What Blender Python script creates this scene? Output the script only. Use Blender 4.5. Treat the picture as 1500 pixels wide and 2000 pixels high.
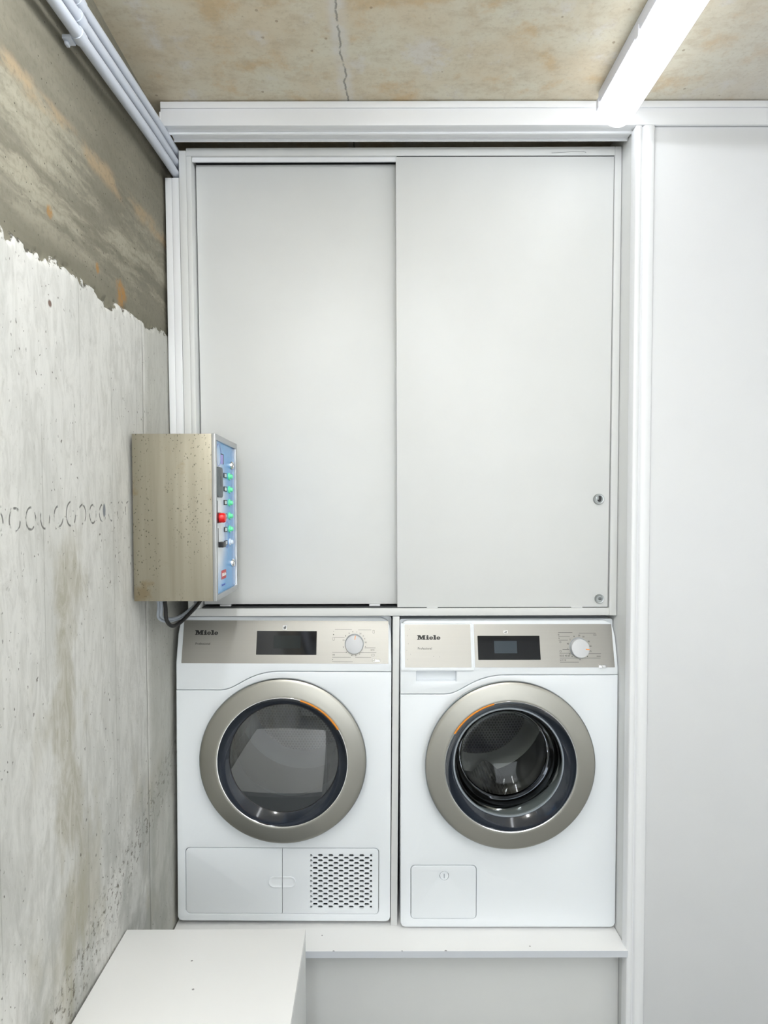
import bpy, bmesh, math, random
import numpy as np
from mathutils import Vector, Matrix
random.seed(7)
SC = bpy.context.scene
COL = SC.collection
for o in list(bpy.data.objects): bpy.data.objects.remove(o)

# ------------------------------------------------------------------ camera
F_PX, PITCH, ROLL = 1250.0, 0.0347, 0.002
cam_d = bpy.data.cameras.new('camera'); cam = bpy.data.objects.new('camera', cam_d); COL.objects.link(cam)
cam_d.sensor_fit = 'VERTICAL'; cam_d.sensor_height = 32.0; cam_d.lens = 32.0 * F_PX / 2000.0
cam_d.clip_start = 0.02
PPX, PPY = 728.0, 1002 + F_PX * math.tan(PITCH)
cam_d.shift_x = -(PPX - 750) / 2000.0
cam_d.shift_y = (PPY - 1000) / 2000.0
cam.location = (0, 0, 1.60)
cam.rotation_euler = (Matrix.Rotation(math.pi / 2 - PITCH, 3, 'X') @ Matrix.Rotation(-ROLL, 3, 'Z')).to_euler()
SC.camera = cam

# ------------------------------------------------------------------ world and exposure
w = bpy.data.worlds.new('world'); SC.world = w; w.use_nodes = True
w.node_tree.nodes['Background'].inputs[0].default_value = (0.8, 0.86, 0.95, 1)
w.node_tree.nodes['Background'].inputs[1].default_value = 0.3
SC.view_settings.view_transform = 'Standard'; SC.view_settings.look = 'None'
SC.view_settings.gamma = 1.0; SC.view_settings.use_curve_mapping = False
SC.view_settings.exposure = -0.06
LAMP_E = 4.6      # diffuser emission of the batten over the cabinets
LAMP2_E = 26.0      # the unseen batten added further back for fill
LAMP3_E = 40.0      # the second row of battens, out of view above the low cabinet
# soft fill light added behind the camera, in front of the made-up window
ld = bpy.data.lights.new('fill_light', 'AREA'); ld.shape = 'RECTANGLE'; ld.size = 1.9; ld.size_y = 1.7; ld.energy = 28; ld.color = (0.93, 0.97, 1.0)
lo = bpy.data.objects.new('fill_light', ld); COL.objects.link(lo); lo.location = (0.72, -2.24, 1.45); lo.rotation_euler = (math.pi / 2, 0, 0)

# ------------------------------------------------------------------ helpers
def link(name, me, mat, parent=None):
    o = bpy.data.objects.new(name, me); COL.objects.link(o)
    if mat is not None:
        me.materials.clear(); me.materials.append(mat)
    if parent is not None: o.parent = parent
    return o
def empty(name, loc=(0, 0, 0), rz=0):
    o = bpy.data.objects.new(name, None); COL.objects.link(o)
    o.location = loc; o.rotation_euler = (0, 0, rz); o.empty_display_size = 0.05
    return o
def tag(o, label, cat, group=None):
    o['label'] = label; o['category'] = cat
    if group: o['group'] = group
    return o
def struct(o): o['kind'] = 'structure'; return o
def smooth(me, ang=35):
    me.polygons.foreach_set('use_smooth', [True] * len(me.polygons))
    me.set_sharp_from_angle(angle=math.radians(ang)); me.update()
    return me
def bm_me(bm, name='m', sm=35):
    me = bpy.data.meshes.new(name)
    bmesh.ops.recalc_face_normals(bm, faces=bm.faces)
    bm.to_mesh(me); bm.free()
    if sm: smooth(me, sm)
    return me
def bx(bm, x0, x1, y0, y1, z0, z1, bev=0.0, seg=2):
    t = bmesh.new()
    bmesh.ops.create_cube(t, size=1)
    for v in t.verts:
        v.co = ((x0 + x1) / 2 + v.co.x * (x1 - x0), (y0 + y1) / 2 + v.co.y * (y1 - y0), (z0 + z1) / 2 + v.co.z * (z1 - z0))
    if bev: bmesh.ops.bevel(t, geom=t.edges[:], offset=bev, segments=seg, profile=0.5, affect='EDGES')
    me = bpy.data.meshes.new('t'); t.to_mesh(me); t.free(); bm.from_mesh(me); bpy.data.meshes.remove(me)
def boxes(lst, bev=0.0, seg=2):
    bm = bmesh.new()
    for b in lst: bx(bm, *b, bev=bev, seg=seg)
    return bm_me(bm)
def box(name, mat, parent, x0, x1, y0, y1, z0, z1, bev=0.0, seg=2):
    return link(name, boxes([(x0, x1, y0, y1, z0, z1)], bev, seg), mat, parent)
def quadprism(name, mat, parent, pts_xz, y0, y1, bev=0.0008):
    """a board whose front outline is given in (x, z), between depths y0 and y1"""
    bm = bmesh.new()
    a = [bm.verts.new((x, y0, z)) for x, z in pts_xz]; b = [bm.verts.new((x, y1, z)) for x, z in pts_xz]
    bm.faces.new(a); bm.faces.new(b[::-1]); n = len(a)
    for i in range(n): bm.faces.new((a[i], a[(i + 1) % n], b[(i + 1) % n], b[i]))
    if bev: bmesh.ops.bevel(bm, geom=bm.edges[:], offset=bev, segments=2, profile=0.5, affect='EDGES')
    return link(name, bm_me(bm), mat, parent)
def lathe(profile, seg=96, cx=0, cz=0, a0=0, a1=2 * math.pi, closed=False):
    """profile of (radius, y) turned round the y axis through (cx, cz); angle 0 = up, clockwise"""
    bm = bmesh.new(); full = abs(a1 - a0 - 2 * math.pi) < 1e-6; rows = []
    n = seg if full else seg + 1
    for i in range(n):
        a = a0 + (a1 - a0) * i / seg
        rows.append([bm.verts.new((cx + r * math.sin(a), y, cz + r * math.cos(a))) for r, y in profile])
    m = len(profile)
    for i in range(seg):
        A, B = rows[i], rows[(i + 1) % n]
        for j in range(m if closed else m - 1):
            k = (j + 1) % m
            if A[j] is A[k]: continue
            bm.faces.new((A[j], A[k], B[k], B[j]))
    if closed and not full:
        bm.faces.new(rows[0]); bm.faces.new(rows[-1][::-1])
    bmesh.ops.remove_doubles(bm, verts=bm.verts, dist=1e-6)
    return bm_me(bm)
def tube(pts, r, seg=12, closed_ends=True):
    bm = bmesh.new(); rings = []; pts = [Vector(p) for p in pts]
    up = Vector((0.31, 0.2, 0.93))
    for i, p in enumerate(pts):
        d = (pts[min(i + 1, len(pts) - 1)] - pts[max(i - 1, 0)]).normalized()
        s = d.cross(up).normalized(); t = s.cross(d).normalized()
        rings.append([bm.verts.new(p + r * (math.cos(2 * math.pi * k / seg) * s + math.sin(2 * math.pi * k / seg) * t)) for k in range(seg)])
    for A, B in zip(rings, rings[1:]):
        for k in range(seg): bm.faces.new((A[k], A[(k + 1) % seg], B[(k + 1) % seg], B[k]))
    if closed_ends: bm.faces.new(rings[0][::-1]); bm.faces.new(rings[-1])
    return bm_me(bm)
def bezier(p, n=24):
    P = [Vector(q) for q in p]; out = []
    for i in range(len(P) - 1):
        a, b, c, d = P[max(i - 1, 0)], P[i], P[i + 1], P[min(i + 2, len(P) - 1)]
        for k in range(n):
            t = k / n
            out.append(0.5 * ((2 * b) + (c - a) * t + (2 * a - 5 * b + 4 * c - d) * t * t + (3 * b - a - 3 * c + d) * t ** 3))
    out.append(P[-1]); return out
def flat(outer, holes=(), y0=0.0, y1=0.002, bev=0.0, more=(), grow=0.0):
    """flat plate: outline in (x, z) with holes, from depth y0 (front) to y1; rounded edges"""
    cu = bpy.data.curves.new('c', 'CURVE'); cu.dimensions = '2D'; cu.fill_mode = 'BOTH'
    for pts in [outer] + list(holes) + list(more):
        s = cu.splines.new('POLY'); s.points.add(len(pts) - 1); s.use_cyclic_u = True
        for q, (a, b) in zip(s.points, pts): q.co = (a, b, 0, 1)
    h = (y1 - y0) / 2
    cu.extrude = max(h - bev, 1e-5); cu.bevel_depth = bev; cu.offset = grow - bev; cu.bevel_resolution = 2 if bev else 0
    o = bpy.data.objects.new('c', cu); COL.objects.link(o)
    dg = bpy.context.evaluated_depsgraph_get(); dg.update()
    me = bpy.data.meshes.new_from_object(o.evaluated_get(dg))
    bpy.data.objects.remove(o); bpy.data.curves.remove(cu)
    me.transform(Matrix(((1, 0, 0, 0), (0, 0, -1, (y0 + y1) / 2), (0, 1, 0, 0), (0, 0, 0, 1))))
    bm = bmesh.new(); bm.from_mesh(me); bmesh.ops.remove_doubles(bm, verts=bm.verts, dist=1e-6)
    bpy.data.meshes.remove(me)
    return bm_me(bm)
def rrect(x0, x1, z0, z1, r, n=6):
    out = []
    for cx, cz, a in ((x1 - r, z1 - r, 0), (x0 + r, z1 - r, 90), (x0 + r, z0 + r, 180), (x1 - r, z0 + r, 270)):
        for k in range(n + 1):
            t = math.radians(a + 90 * k / n); out.append((cx + r * math.cos(t), cz + r * math.sin(t)))
    return out
def circ(cx, cz, r, n=64, rz=None):
    rz = rz or r
    return [(cx + r * math.cos(2 * math.pi * k / n), cz + rz * math.sin(2 * math.pi * k / n)) for k in range(n)]
def join_me(mes):
    bm = bmesh.new()
    for m in mes: bm.from_mesh(m); bpy.data.meshes.remove(m)
    return bm_me(bm)
def text_me(s, size, x, z, y, align='LEFT', depth=0.0002, bold=0.0):
    cu = bpy.data.curves.new('t', 'FONT'); cu.body = s; cu.size = size; cu.extrude = depth; cu.align_x = align; cu.offset = bold
    o = bpy.data.objects.new('t', cu); COL.objects.link(o)
    dg = bpy.context.evaluated_depsgraph_get(); dg.update()
    me = bpy.data.meshes.new_from_object(o.evaluated_get(dg))
    bpy.data.objects.remove(o); bpy.data.curves.remove(cu)
    me.transform(Matrix(((1, 0, 0, x), (0, 0, -1, y), (0, 1, 0, z), (0, 0, 0, 1))))
    return me

# ------------------------------------------------------------------ materials
class NT:
    def __init__(s, name):
        s.m = bpy.data.materials.new(name); s.m.use_nodes = True; s.t = s.m.node_tree
        s.b = s.t.nodes['Principled BSDF']; s.out = s.t.nodes['Material Output']
    def n(s, typ, props=None, **inp):
        nd = s.t.nodes.new(typ)
        for k, v in (props or {}).items(): setattr(nd, k, v)
        for k, v in inp.items():
            key = int(k[1:]) if k[0] == 'i' and k[1:].isdigit() else k
            s.set(nd.inputs[key], v)
        return nd
    def set(s, sock, v):
        if isinstance(v, bpy.types.NodeSocket): s.t.links.new(v, sock)
        else:
            if hasattr(sock.default_value, '__len__') and len(sock.default_value) == 4 and len(v) == 3: v = (*v, 1)
            sock.default_value = v
    def pos(s): return s.n('ShaderNodeTexCoord').outputs['Object']
    def xyz(s, p=None):
        o = s.n('ShaderNodeSeparateXYZ', i0=p or s.pos()).outputs; return o[0], o[1], o[2]
    def comb(s, x, y, z): return s.n('ShaderNodeCombineXYZ', i0=x, i1=y, i2=z).outputs[0]
    def math(s, op, a, b=0.0, c=0.0, clamp=False):
        nd = s.n('ShaderNodeMath', {'operation': op, 'use_clamp': clamp}, i0=a, i1=b)
        if op in ('MULTIPLY_ADD', 'WRAP'): s.set(nd.inputs[2], c)
        return nd.outputs[0]
    def scale(s, v, sx, sy, sz): return s.n('ShaderNodeMapping', i0=v, Scale=(sx, sy, sz)).outputs[0]
    def noise(s, v, sc=1.0, det=4.0, rough=0.55, dist=0.0):
        return s.n('ShaderNodeTexNoise', Vector=v, Scale=sc, Detail=det, Roughness=rough, Distortion=dist).outputs[0]
    def ramp(s, v, a, b, lo=0.0, hi=1.0):
        nd = s.n('ShaderNodeMapRange', {'clamp': True, 'interpolation_type': 'SMOOTHSTEP'}, i0=v, i1=a, i2=b, i3=lo, i4=hi)
        return nd.outputs[0]
    def mix(s, f, a, b, blend='MIX'):
        nd = s.n('ShaderNodeMix', {'data_type': 'RGBA', 'blend_type': blend})
        s.set(nd.inputs[0], f); s.set(nd.inputs[6], a); s.set(nd.inputs[7], b); return nd.outputs[2]
    def bump(s, h, strength=0.3, dist=0.01):
        s.set(s.b.inputs['Normal'], s.n('ShaderNodeBump', Strength=strength, Distance=dist, Height=h).outputs[0])
    def base(s, col, rough=0.5, metal=0.0, spec=0.5):
        s.set(s.b.inputs['Base Color'], col); s.set(s.b.inputs['Roughness'], rough)
        s.set(s.b.inputs['Metallic'], metal); s.set(s.b.inputs['Specular IOR Level'], spec); return s
def plain(name, col, rough=0.5, metal=0.0, spec=0.5, wear=0.0, coat=0.0):
    t = NT(name); c = col
    if wear:
        nz = t.noise(t.pos(), 7.0, 5)
        c = t.mix(t.ramp(nz, 0.35, 0.7), col, tuple(v * (1 - wear) for v in col))
    t.base(c, rough, metal, spec)
    if coat: t.set(t.b.inputs['Coat Weight'], coat); t.set(t.b.inputs['Coat Roughness'], 0.05)
    return t.m
M = {}
M['cab'] = plain('white_laminate', (0.715, 0.725, 0.72), 0.42, spec=0.4, wear=0.02)
M['panel'] = plain('white_door_laminate', (0.69, 0.70, 0.715), 0.38, spec=0.4, wear=0.015)
M['alu'] = plain('white_coated_metal', (0.83, 0.84, 0.86), 0.3, spec=0.5)
M['enamel'] = plain('white_enamel', (0.86, 0.895, 0.93), 0.28, spec=0.5)
M['enamel_cool'] = plain('white_plastic', (0.83, 0.865, 0.90), 0.35, spec=0.5)
M['gap'] = plain('dark_interior', (0.03, 0.033, 0.036), 0.7)  # near-black; also painted in as the shade of the track gaps
M['black'] = plain('black_plastic', (0.012, 0.012, 0.014), 0.3)
M['gloss_black'] = plain('black_glass', (0.004, 0.005, 0.008), 0.06, spec=0.6)
M['bezel'] = plain('smoked_bezel', (0.022, 0.028, 0.040), 0.10, spec=0.8, coat=0.4)
M['ink'] = plain('black_ink', (0.01, 0.01, 0.01), 0.5)
M['grey_ink'] = plain('grey_ink', (0.16, 0.16, 0.16), 0.5)
M['orange'] = plain('orange_plastic', (0.95, 0.33, 0.03), 0.35)
M['chrome'] = plain('polished_steel', (0.85, 0.85, 0.86), 0.12, 1.0)
M['grey_metal'] = plain('zinc_metal', (0.42, 0.44, 0.44), 0.35, 1.0)
M['dial'] = plain('silver_plastic', (0.60, 0.61, 0.63), 0.35)
M['lcd'] = plain('display_window', (0.045, 0.06, 0.075), 0.12)
M['lcd_dark'] = plain('display_window_off', (0.006, 0.012, 0.014), 0.12)
M['conduit'] = plain('grey_plastic_conduit', (0.62, 0.66, 0.74), 0.38)
M['rubber'] = plain('black_rubber', (0.02, 0.02, 0.02), 0.6)
M['cable_grey'] = plain('grey_cable', (0.42, 0.46, 0.52), 0.45)
M['gasket'] = plain('grey_gasket', (0.33, 0.37, 0.41), 0.5)
M['floor'] = plain('grey_floor', (0.34, 0.345, 0.335), 0.45, wear=0.3)
M['room'] = plain('white_paint', (0.74, 0.75, 0.74), 0.7, wear=0.04)
M['red'] = plain('red_plastic', (0.75, 0.01, 0.01), 0.25)
M['label_red'] = plain('red_print', (0.55, 0.03, 0.04), 0.4)
M['white_print'] = plain('white_print', (0.9, 0.9, 0.9), 0.4)
M['plate_grey'] = plain('grey_plate', (0.11, 0.13, 0.14), 0.4, 0.3)
M['green'] = plain('green_button', (0.15, 0.85, 0.42), 0.2)
M['clear'] = plain('clear_button', (0.72, 0.8, 0.9), 0.15)
M['blue_print'] = plain('blue_print', (0.10, 0.17, 0.55), 0.4)
M['violet'] = plain('violet_print', (0.42, 0.38, 0.85), 0.4)
M['lamp_body'] = plain('lamp_body_grey', (0.62, 0.63, 0.68), 0.4)

def m_shelf():
    t = NT('white_shelf_board'); p = t.pos()
    ch = t.n('ShaderNodeTexVoronoi', Vector=p, Scale=5.5).outputs['Distance']
    f = t.ramp(ch, 0.028, 0.04, 1, 0)
    for q, rr in (((0.135, -0.058, 0.449), .0045), ((0.02, -0.058, 0.450), .0028), ((-0.16, -0.058, 0.450), .0035), ((-0.195, 0.005, 0.45), .0022), ((0.36, -0.040, 0.45), .0026), ((-0.005, 0.22, 0.67), .003), ((-0.03, 0.30, 0.67), .0026)):
        d = t.n('ShaderNodeVectorMath', {'operation': 'DISTANCE'}, i0=p, i1=q).outputs['Value']
        f = t.math('MAXIMUM', f, t.ramp(t.math('ADD', d, t.math('MULTIPLY', t.noise(p, 300.0, 2), rr * 0.6)), rr, rr * 1.25, 0.8, 0))
    c = t.mix(f, (0.90, 0.90, 0.895), (0.16, 0.15, 0.15)); t.base(c, 0.4, spec=0.4); return t.m
M['shelf'] = m_shelf()
def m_brushed(name, col, rough, horiz=True):
    t = NT(name); v = t.scale(t.pos(), 3, 3, 900) if horiz else t.scale(t.pos(), 700, 700, 3)
    nz = t.noise(v, 1.0, 3)
    c = t.mix(t.ramp(nz, 0.3, 0.7), tuple(k * 0.97 for k in col), col)
    t.base(c, rough, 1.0)
    return t.m
M['steel'] = m_brushed('brushed_steel', (0.37, 0.36, 0.335), 0.36)
M['ring'] = plain('satin_champagne_metal', (0.46, 0.45, 0.41), 0.38, 1.0)
M['ring2'] = plain('satin_rim_metal', (0.48, 0.50, 0.52), 0.28, 1.0)
def m_case():
    t = NT('weathered_steel'); p = t.pos(); x, y, z = t.xyz(p)
    v = t.scale(p, 26, 26, 1.2); big = t.noise(v, 1.0, 4)
    c = t.mix(t.ramp(big, 0.3, 0.72), (0.363, 0.334, 0.264), (0.269, 0.247, 0.189))
    rust = t.noise(p, 13.0, 5, 0.6)
    edge = t.math('ADD', t.ramp(z, -0.12, -0.19, 0, 0.16), t.ramp(x, 0.06, 0.0945, 0, 0.07))
    c = t.mix(t.ramp(t.math('ADD', rust, edge), 0.60, 0.74, 0, 0.7), c, (0.239, 0.179, 0.096))
    vo = t.n('ShaderNodeTexVoronoi', Vector=t.comb(t.math('MULTIPLY_ADD', t.noise(p, 160.0, 2), 0.006, x), y, t.math('MULTIPLY_ADD', t.noise(p, 120.0, 2), 0.008, t.math('MULTIPLY', z, 0.7))), Scale=170.0).outputs['Distance']
    where = t.noise(t.scale(p, 9, 9, 3), 1.0, 3)
    dots = t.math('MULTIPLY', t.ramp(vo, 0.13, 0.24, 1, 0), t.ramp(where, 0.40, 0.50))
    c = t.mix(t.math('MULTIPLY', dots, 0.75), c, (0.065, 0.061, 0.041))
    t.base(c, 0.42, 0.55); t.bump(dots, 0.2, 0.001); return t.m
M['case'] = m_case()
M['frame'] = m_brushed('brushed_frame', (0.50, 0.51, 0.52), 0.3, False)
def m_print():
    t = NT('blue_printed_panel'); p = t.pos(); x, y, z = t.xyz(p)
    a = t.math('MULTIPLY', t.math('SUBTRACT', y, -0.095), 6.2)      # 0 near edge .. 1.2 far edge
    b = t.math('MULTIPLY', t.math('ABSOLUTE', t.math('SUBTRACT', z, 0.0)), 5.0)
    d = t.math('SQRT', t.math('ADD', t.math('POWER', a, 2.0), t.math('POWER', t.math('MAXIMUM', t.math('SUBTRACT', b, 0.15), 0), 2.0)))
    nz = t.noise(p, 8.0, 2)
    f = t.ramp(t.math('ADD', d, t.math('MULTIPLY', nz, 0.35)), 0.45, 1.05)
    c = t.mix(f, (0.90, 0.94, 0.98), (0.07, 0.38, 0.82))
    c = t.mix(t.ramp(y, 0.05, 0.10, 0, 0.55), c, (0.03, 0.14, 0.42))
    t.base(c, 0.25); t.set(t.b.inputs['Coat Weight'], 0.3); return t.m
M['print'] = m_print()

def pitmask(t, v, sc, thr, soft=0.03, keep=0.5, ksc=3.0):
    vo = t.n('ShaderNodeTexVoronoi', Vector=v, Scale=sc)
    sel = t.ramp(t.n('ShaderNodeSeparateColor', i0=vo.outputs['Color']).outputs[0], keep, keep + 0.02)
    return t.math('MULTIPLY', t.ramp(vo.outputs['Distance'], thr, thr + soft, 1, 0), sel)
def m_wall():
    t = NT('bare_concrete_wall'); p = t.pos(); x, y, z = t.xyz(p)
    flat2 = t.comb(0.0, y, z)
    fine = t.noise(flat2, 90.0, 5, 0.65)
    med = t.noise(flat2, 14.0, 5, 0.6)
    # ---- lower lift: pale board-marked concrete, vertical streaks
    st = t.noise(t.comb(0.0, t.math('MULTIPLY', y, 34), t.math('MULTIPLY', z, 9.0)), 1.0, 8, 0.75, 1.2)
    st2 = t.noise(t.comb(3.0, t.math('MULTIPLY', y, 7), t.math('MULTIPLY', z, 2.6)), 1.0, 5, 0.65)
    c = t.mix(t.ramp(st, 0.40, 0.68), (0.68, 0.675, 0.645), (0.545, 0.54, 0.51))
    c = t.mix(t.ramp(st2, 0.45, 0.68, 0, 0.4), c, (0.47, 0.475, 0.45))
    c = t.mix(t.ramp(t.noise(t.comb(0.0, t.math('MULTIPLY', y, 75), t.math('MULTIPLY', z, 22)), 1.0, 6, 0.75), 0.56, 0.72, 0, 0.55), c, (0.36, 0.36, 0.33))
    low = t.ramp(z, 1.25, 0.75)                                        # mottled foot of the wall
    blot = t.noise(t.comb(7.0, t.math('MULTIPLY', y, 8), t.math('MULTIPLY', t.math('ADD', z, t.math('MULTIPLY', y, -0.5)), 5)), 1.0, 6, 0.65)
    c = t.mix(t.math('MULTIPLY', low, t.ramp(blot, 0.42, 0.60, 0, 0.7)), c, (0.36, 0.365, 0.34))
    # olive-brown stain running down at one place
    dy = t.math('ABSOLUTE', t.math('SUBTRACT', y, t.math('ADD', 1.165, t.math('MULTIPLY', t.math('SUBTRACT', med, 0.5), 0.12))))
    stn = t.math('MULTIPLY', t.ramp(dy, 0.03, 0.075, 1, 0), t.ramp(z, 1.60, 1.50))
    stn = t.math('MULTIPLY', stn, t.ramp(t.noise(t.comb(1.0, t.math('MULTIPLY', y, 12), t.math('MULTIPLY', z, 5)), 1.0, 5), 0.36, 0.56))
    stn = t.math('MULTIPLY', stn, t.ramp(st, 0.35, 0.6, 0.45, 1))
    c = t.mix(t.math('MULTIPLY', stn, 0.72), c, (0.36, 0.335, 0.25))
    stn2 = t.math('MULTIPLY', t.ramp(t.noise(t.comb(5.0, t.math('MULTIPLY', y, 5), t.math('MULTIPLY', z, 3)), 1.0, 5), 0.52, 0.68), t.ramp(z, 1.5, 1.2))
    c = t.mix(t.math('MULTIPLY', stn2, 0.5), c, (0.40, 0.375, 0.29))
    # dirt scraped near the foot
    dm = t.math('ABSOLUTE', t.math('SUBTRACT', z, t.math('ADD', 0.34, t.math('MULTIPLY', y, 0.33))))
    dirt = t.math('MULTIPLY', t.ramp(dm, 0.02, 0.09, 1, 0), t.ramp(t.noise(flat2, 60.0, 4, 0.7), 0.53, 0.62))
    c = t.mix(t.math('MULTIPLY', dirt, 0.75), c, (0.10, 0.085, 0.06))
    # board joints
    jn = t.math('ADD', 1.556, t.math('MULTIPLY', t.noise(t.comb(0.0, 0.0, t.math('MULTIPLY', z, 6)), 1.0, 3), 0.012))
    jl = t.ramp(t.math('ABSOLUTE', t.math('SUBTRACT', y, jn)), 0.0012, 0.0032, 1, 0)
    jl = t.math('MULTIPLY', jl, t.ramp(z, 2.00, 2.04, 1, 0))
    jb = t.ramp(t.math('ABSOLUTE', t.math('SUBTRACT', t.math('WRAP', t.math('ADD', y, t.math('MULTIPLY', st2, 0.01)), 0.145, 0.0), 0.07)), 0.0006, 0.002, 0.35, 0)
    jb = t.math('MULTIPLY', jb, t.ramp(st2, 0.4, 0.6))
    c = t.mix(t.math('MAXIMUM', t.math('MULTIPLY', jl, 0.6), jb), c, (0.20, 0.20, 0.17))
    c = t.mix(t.ramp(y, 1.555, 1.60, 0, 0.45), c, (0.38, 0.38, 0.33))
    # row of ring-shaped marks at eye level
    ym = t.math('SUBTRACT', t.math('WRAP', y, 0.0462, 0.0), 0.0231)
    cell = t.math('FLOOR', t.math('DIVIDE', y, 0.0462))
    rnd = t.n('ShaderNodeTexWhiteNoise', {'noise_dimensions': '1D'}, W=cell).outputs[0]
    zc = t.math('SUBTRACT', z, t.math('ADD', t.math('MULTIPLY_ADD', y, 0.035, 1.553), t.math('MULTIPLY', rnd, 0.006)))
    rr = t.math('SQRT', t.math('ADD', t.math('POWER', ym, 2.0), t.math('POWER', t.math('MULTIPLY', zc, 0.85), 2.0)))
    rr = t.math('ADD', rr, t.math('MULTIPLY', t.math('SUBTRACT', med, 0.5), 0.008))
    rad = t.math('MULTIPLY_ADD', rnd, 0.006, 0.0135)
    ring = t.ramp(t.math('ABSOLUTE', t.math('SUBTRACT', rr, rad)), 0.0007, 0.0022, 1, 0)
    ring = t.math('MULTIPLY', ring, t.ramp(t.noise(flat2, 45.0, 2), 0.46, 0.56))
    ring = t.math('MULTIPLY', ring, t.math('MULTIPLY', t.ramp(y, 0.85, 0.86), t.ramp(y, 1.45, 1.46, 1, 0)))
    c = t.mix(t.math('MULTIPLY', ring, 0.8), c, (0.09, 0.09, 0.085))
    hole = t.math('SQRT', t.math('ADD', t.math('POWER', t.math('MULTIPLY', t.math('SUBTRACT', y, 1.325), 1.2), 2.0), t.math('POWER', t.math('MULTIPLY', t.math('SUBTRACT', z, 1.606), 0.55), 2.0)))
    hm = t.ramp(hole, 0.006, 0.009, 1, 0); c = t.mix(t.math('MULTIPLY', hm, 0.75), c, (0.10, 0.12, 0.16))
    wv = t.comb(0.0, t.math('MULTIPLY_ADD', fine, 0.012, y), t.math('MULTIPLY_ADD', t.noise(t.comb(4.0, y, z), 80.0, 3), 0.014, t.math('MULTIPLY', z, 0.8)))
    pits = t.math('MAXIMUM', pitmask(t, wv, 38.0, 0.06, 0.04, 0.86), pitmask(t, wv, 100.0, 0.10, 0.06, 0.84))
    pits = t.math('MULTIPLY', pits, t.ramp(t.noise(flat2, 5.0, 3), 0.44, 0.56, 0.15, 1))
    c = t.mix(t.math('MULTIPLY', pits, 0.8), c, (0.11, 0.10, 0.085))
    spot = t.n('ShaderNodeVectorMath', {'operation': 'DISTANCE'}, i0=flat2, i1=(0, 1.116, 1.962)).outputs['Value']
    c = t.mix(t.ramp(spot, 0.004, 0.008, 0.9, 0), c, (0.12, 0.06, 0.04))
    # ---- upper lift: darker olive concrete with long sloping pale smears
    tt = t.math('SUBTRACT', z, t.math('MULTIPLY', y, 0.06))
    warp = t.math('MULTIPLY_ADD', t.math('SUBTRACT', med, 0.5), 0.03, tt)
    s1 = t.noise(t.comb(0.0, t.math('MULTIPLY', y, 3.2), t.math('MULTIPLY', warp, 20)), 1.0, 6, 0.65)
    s2 = t.noise(t.comb(9.0, t.math('MULTIPLY', y, 2.0), t.math('MULTIPLY', warp, 8)), 1.0, 4, 0.6)
    u = t.mix(t.ramp(s2, 0.35, 0.65), (0.178, 0.166, 0.127), (0.228, 0.213, 0.168))
    zone = t.math('MULTIPLY', t.ramp(tt, 1.99, 2.06), t.ramp(tt, 2.27, 2.21))
    u = t.mix(t.math('MULTIPLY', t.ramp(s1, 0.44, 0.62, 0, 0.9), t.math('MULTIPLY_ADD', zone, 0.75, 0.12)), u, (0.374, 0.348, 0.275))
    pk = t.math('MULTIPLY', t.ramp(t.math('ABSOLUTE', t.math('SUBTRACT', warp, 2.232)), 0.008, 0.03, 1, 0), t.ramp(t.noise(t.comb(2.0, t.math('MULTIPLY', y, 7), t.math('MULTIPLY', z, 16)), 1.0, 4), 0.40, 0.56))
    u = t.mix(t.math('MULTIPLY', pk, 0.85), u, (0.374, 0.283, 0.180))
    u = t.mix(t.ramp(fine, 0.45, 0.75, 0, 0.5), u, (0.131, 0.123, 0.093))
    lo_b = t.ramp(t.math('SUBTRACT', tt, 1.96), 0.02, 0.06, 0.45, 0)
    u = t.mix(lo_b, u, (0.187, 0.177, 0.132))
    u = t.mix(t.math('MULTIPLY', pitmask(t, flat2, 70.0, 0.09, 0.03, 0.8), 0.8), u, (0.044, 0.039, 0.028))
    for (yy, zz, r) in ((1.447, 2.088, 0.034), (1.325, 2.10, 0.011), (1.13, 2.125, 0.013)):
        d = t.n('ShaderNodeVectorMath', {'operation': 'DISTANCE'}, i0=t.comb(0.0, y, t.math('MULTIPLY', z, 0.8)), i1=(0, yy, zz * 0.8)).outputs['Value']
        d = t.math('ADD', d, t.math('MULTIPLY', t.math('SUBTRACT', t.noise(flat2, 30.0, 3), 0.5), r * 1.4))
        u = t.mix(t.math('MULTIPLY', t.ramp(d, r * 0.4, r, 0.9, 0), t.ramp(t.noise(flat2, 55.0, 5, 0.7), 0.35, 0.55, 0.25, 1)), u, (0.350, 0.186, 0.056))
    sd = t.n('ShaderNodeAttribute', {'attribute_name': 'lift_edge'}).outputs['Fac']
    sdn = t.math('ADD', sd, t.math('MULTIPLY', t.math('SUBTRACT', t.noise(flat2, 85.0, 4, 0.75), 0.5), 0.028))
    isup = t.ramp(sdn, -0.001, 0.001)
    c = t.mix(isup, c, u)
    crev = t.math('MULTIPLY', t.ramp(t.math('ABSOLUTE', t.math('SUBTRACT', sdn, 0.002)), 0.0015, 0.005, 1, 0), t.ramp(t.noise(flat2, 22.0, 3), 0.50, 0.60))  # crevice shade along the lift edge, painted into the colour
    c = t.mix(t.math('MULTIPLY', crev, 0.75), c, (0.09, 0.085, 0.07))
    t.base(c, 0.85, spec=0.25)
    h = t.math('SUBTRACT', t.math('ADD', t.math('MULTIPLY', fine, 0.3), t.math('MULTIPLY', st, 0.07)), t.math('ADD', t.math('ADD', pits, jl), t.math('ADD', ring, t.math('ADD', crev, hm))))
    t.bump(h, 0.5, 0.003); return t.m
M['wall'] = m_wall()
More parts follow.
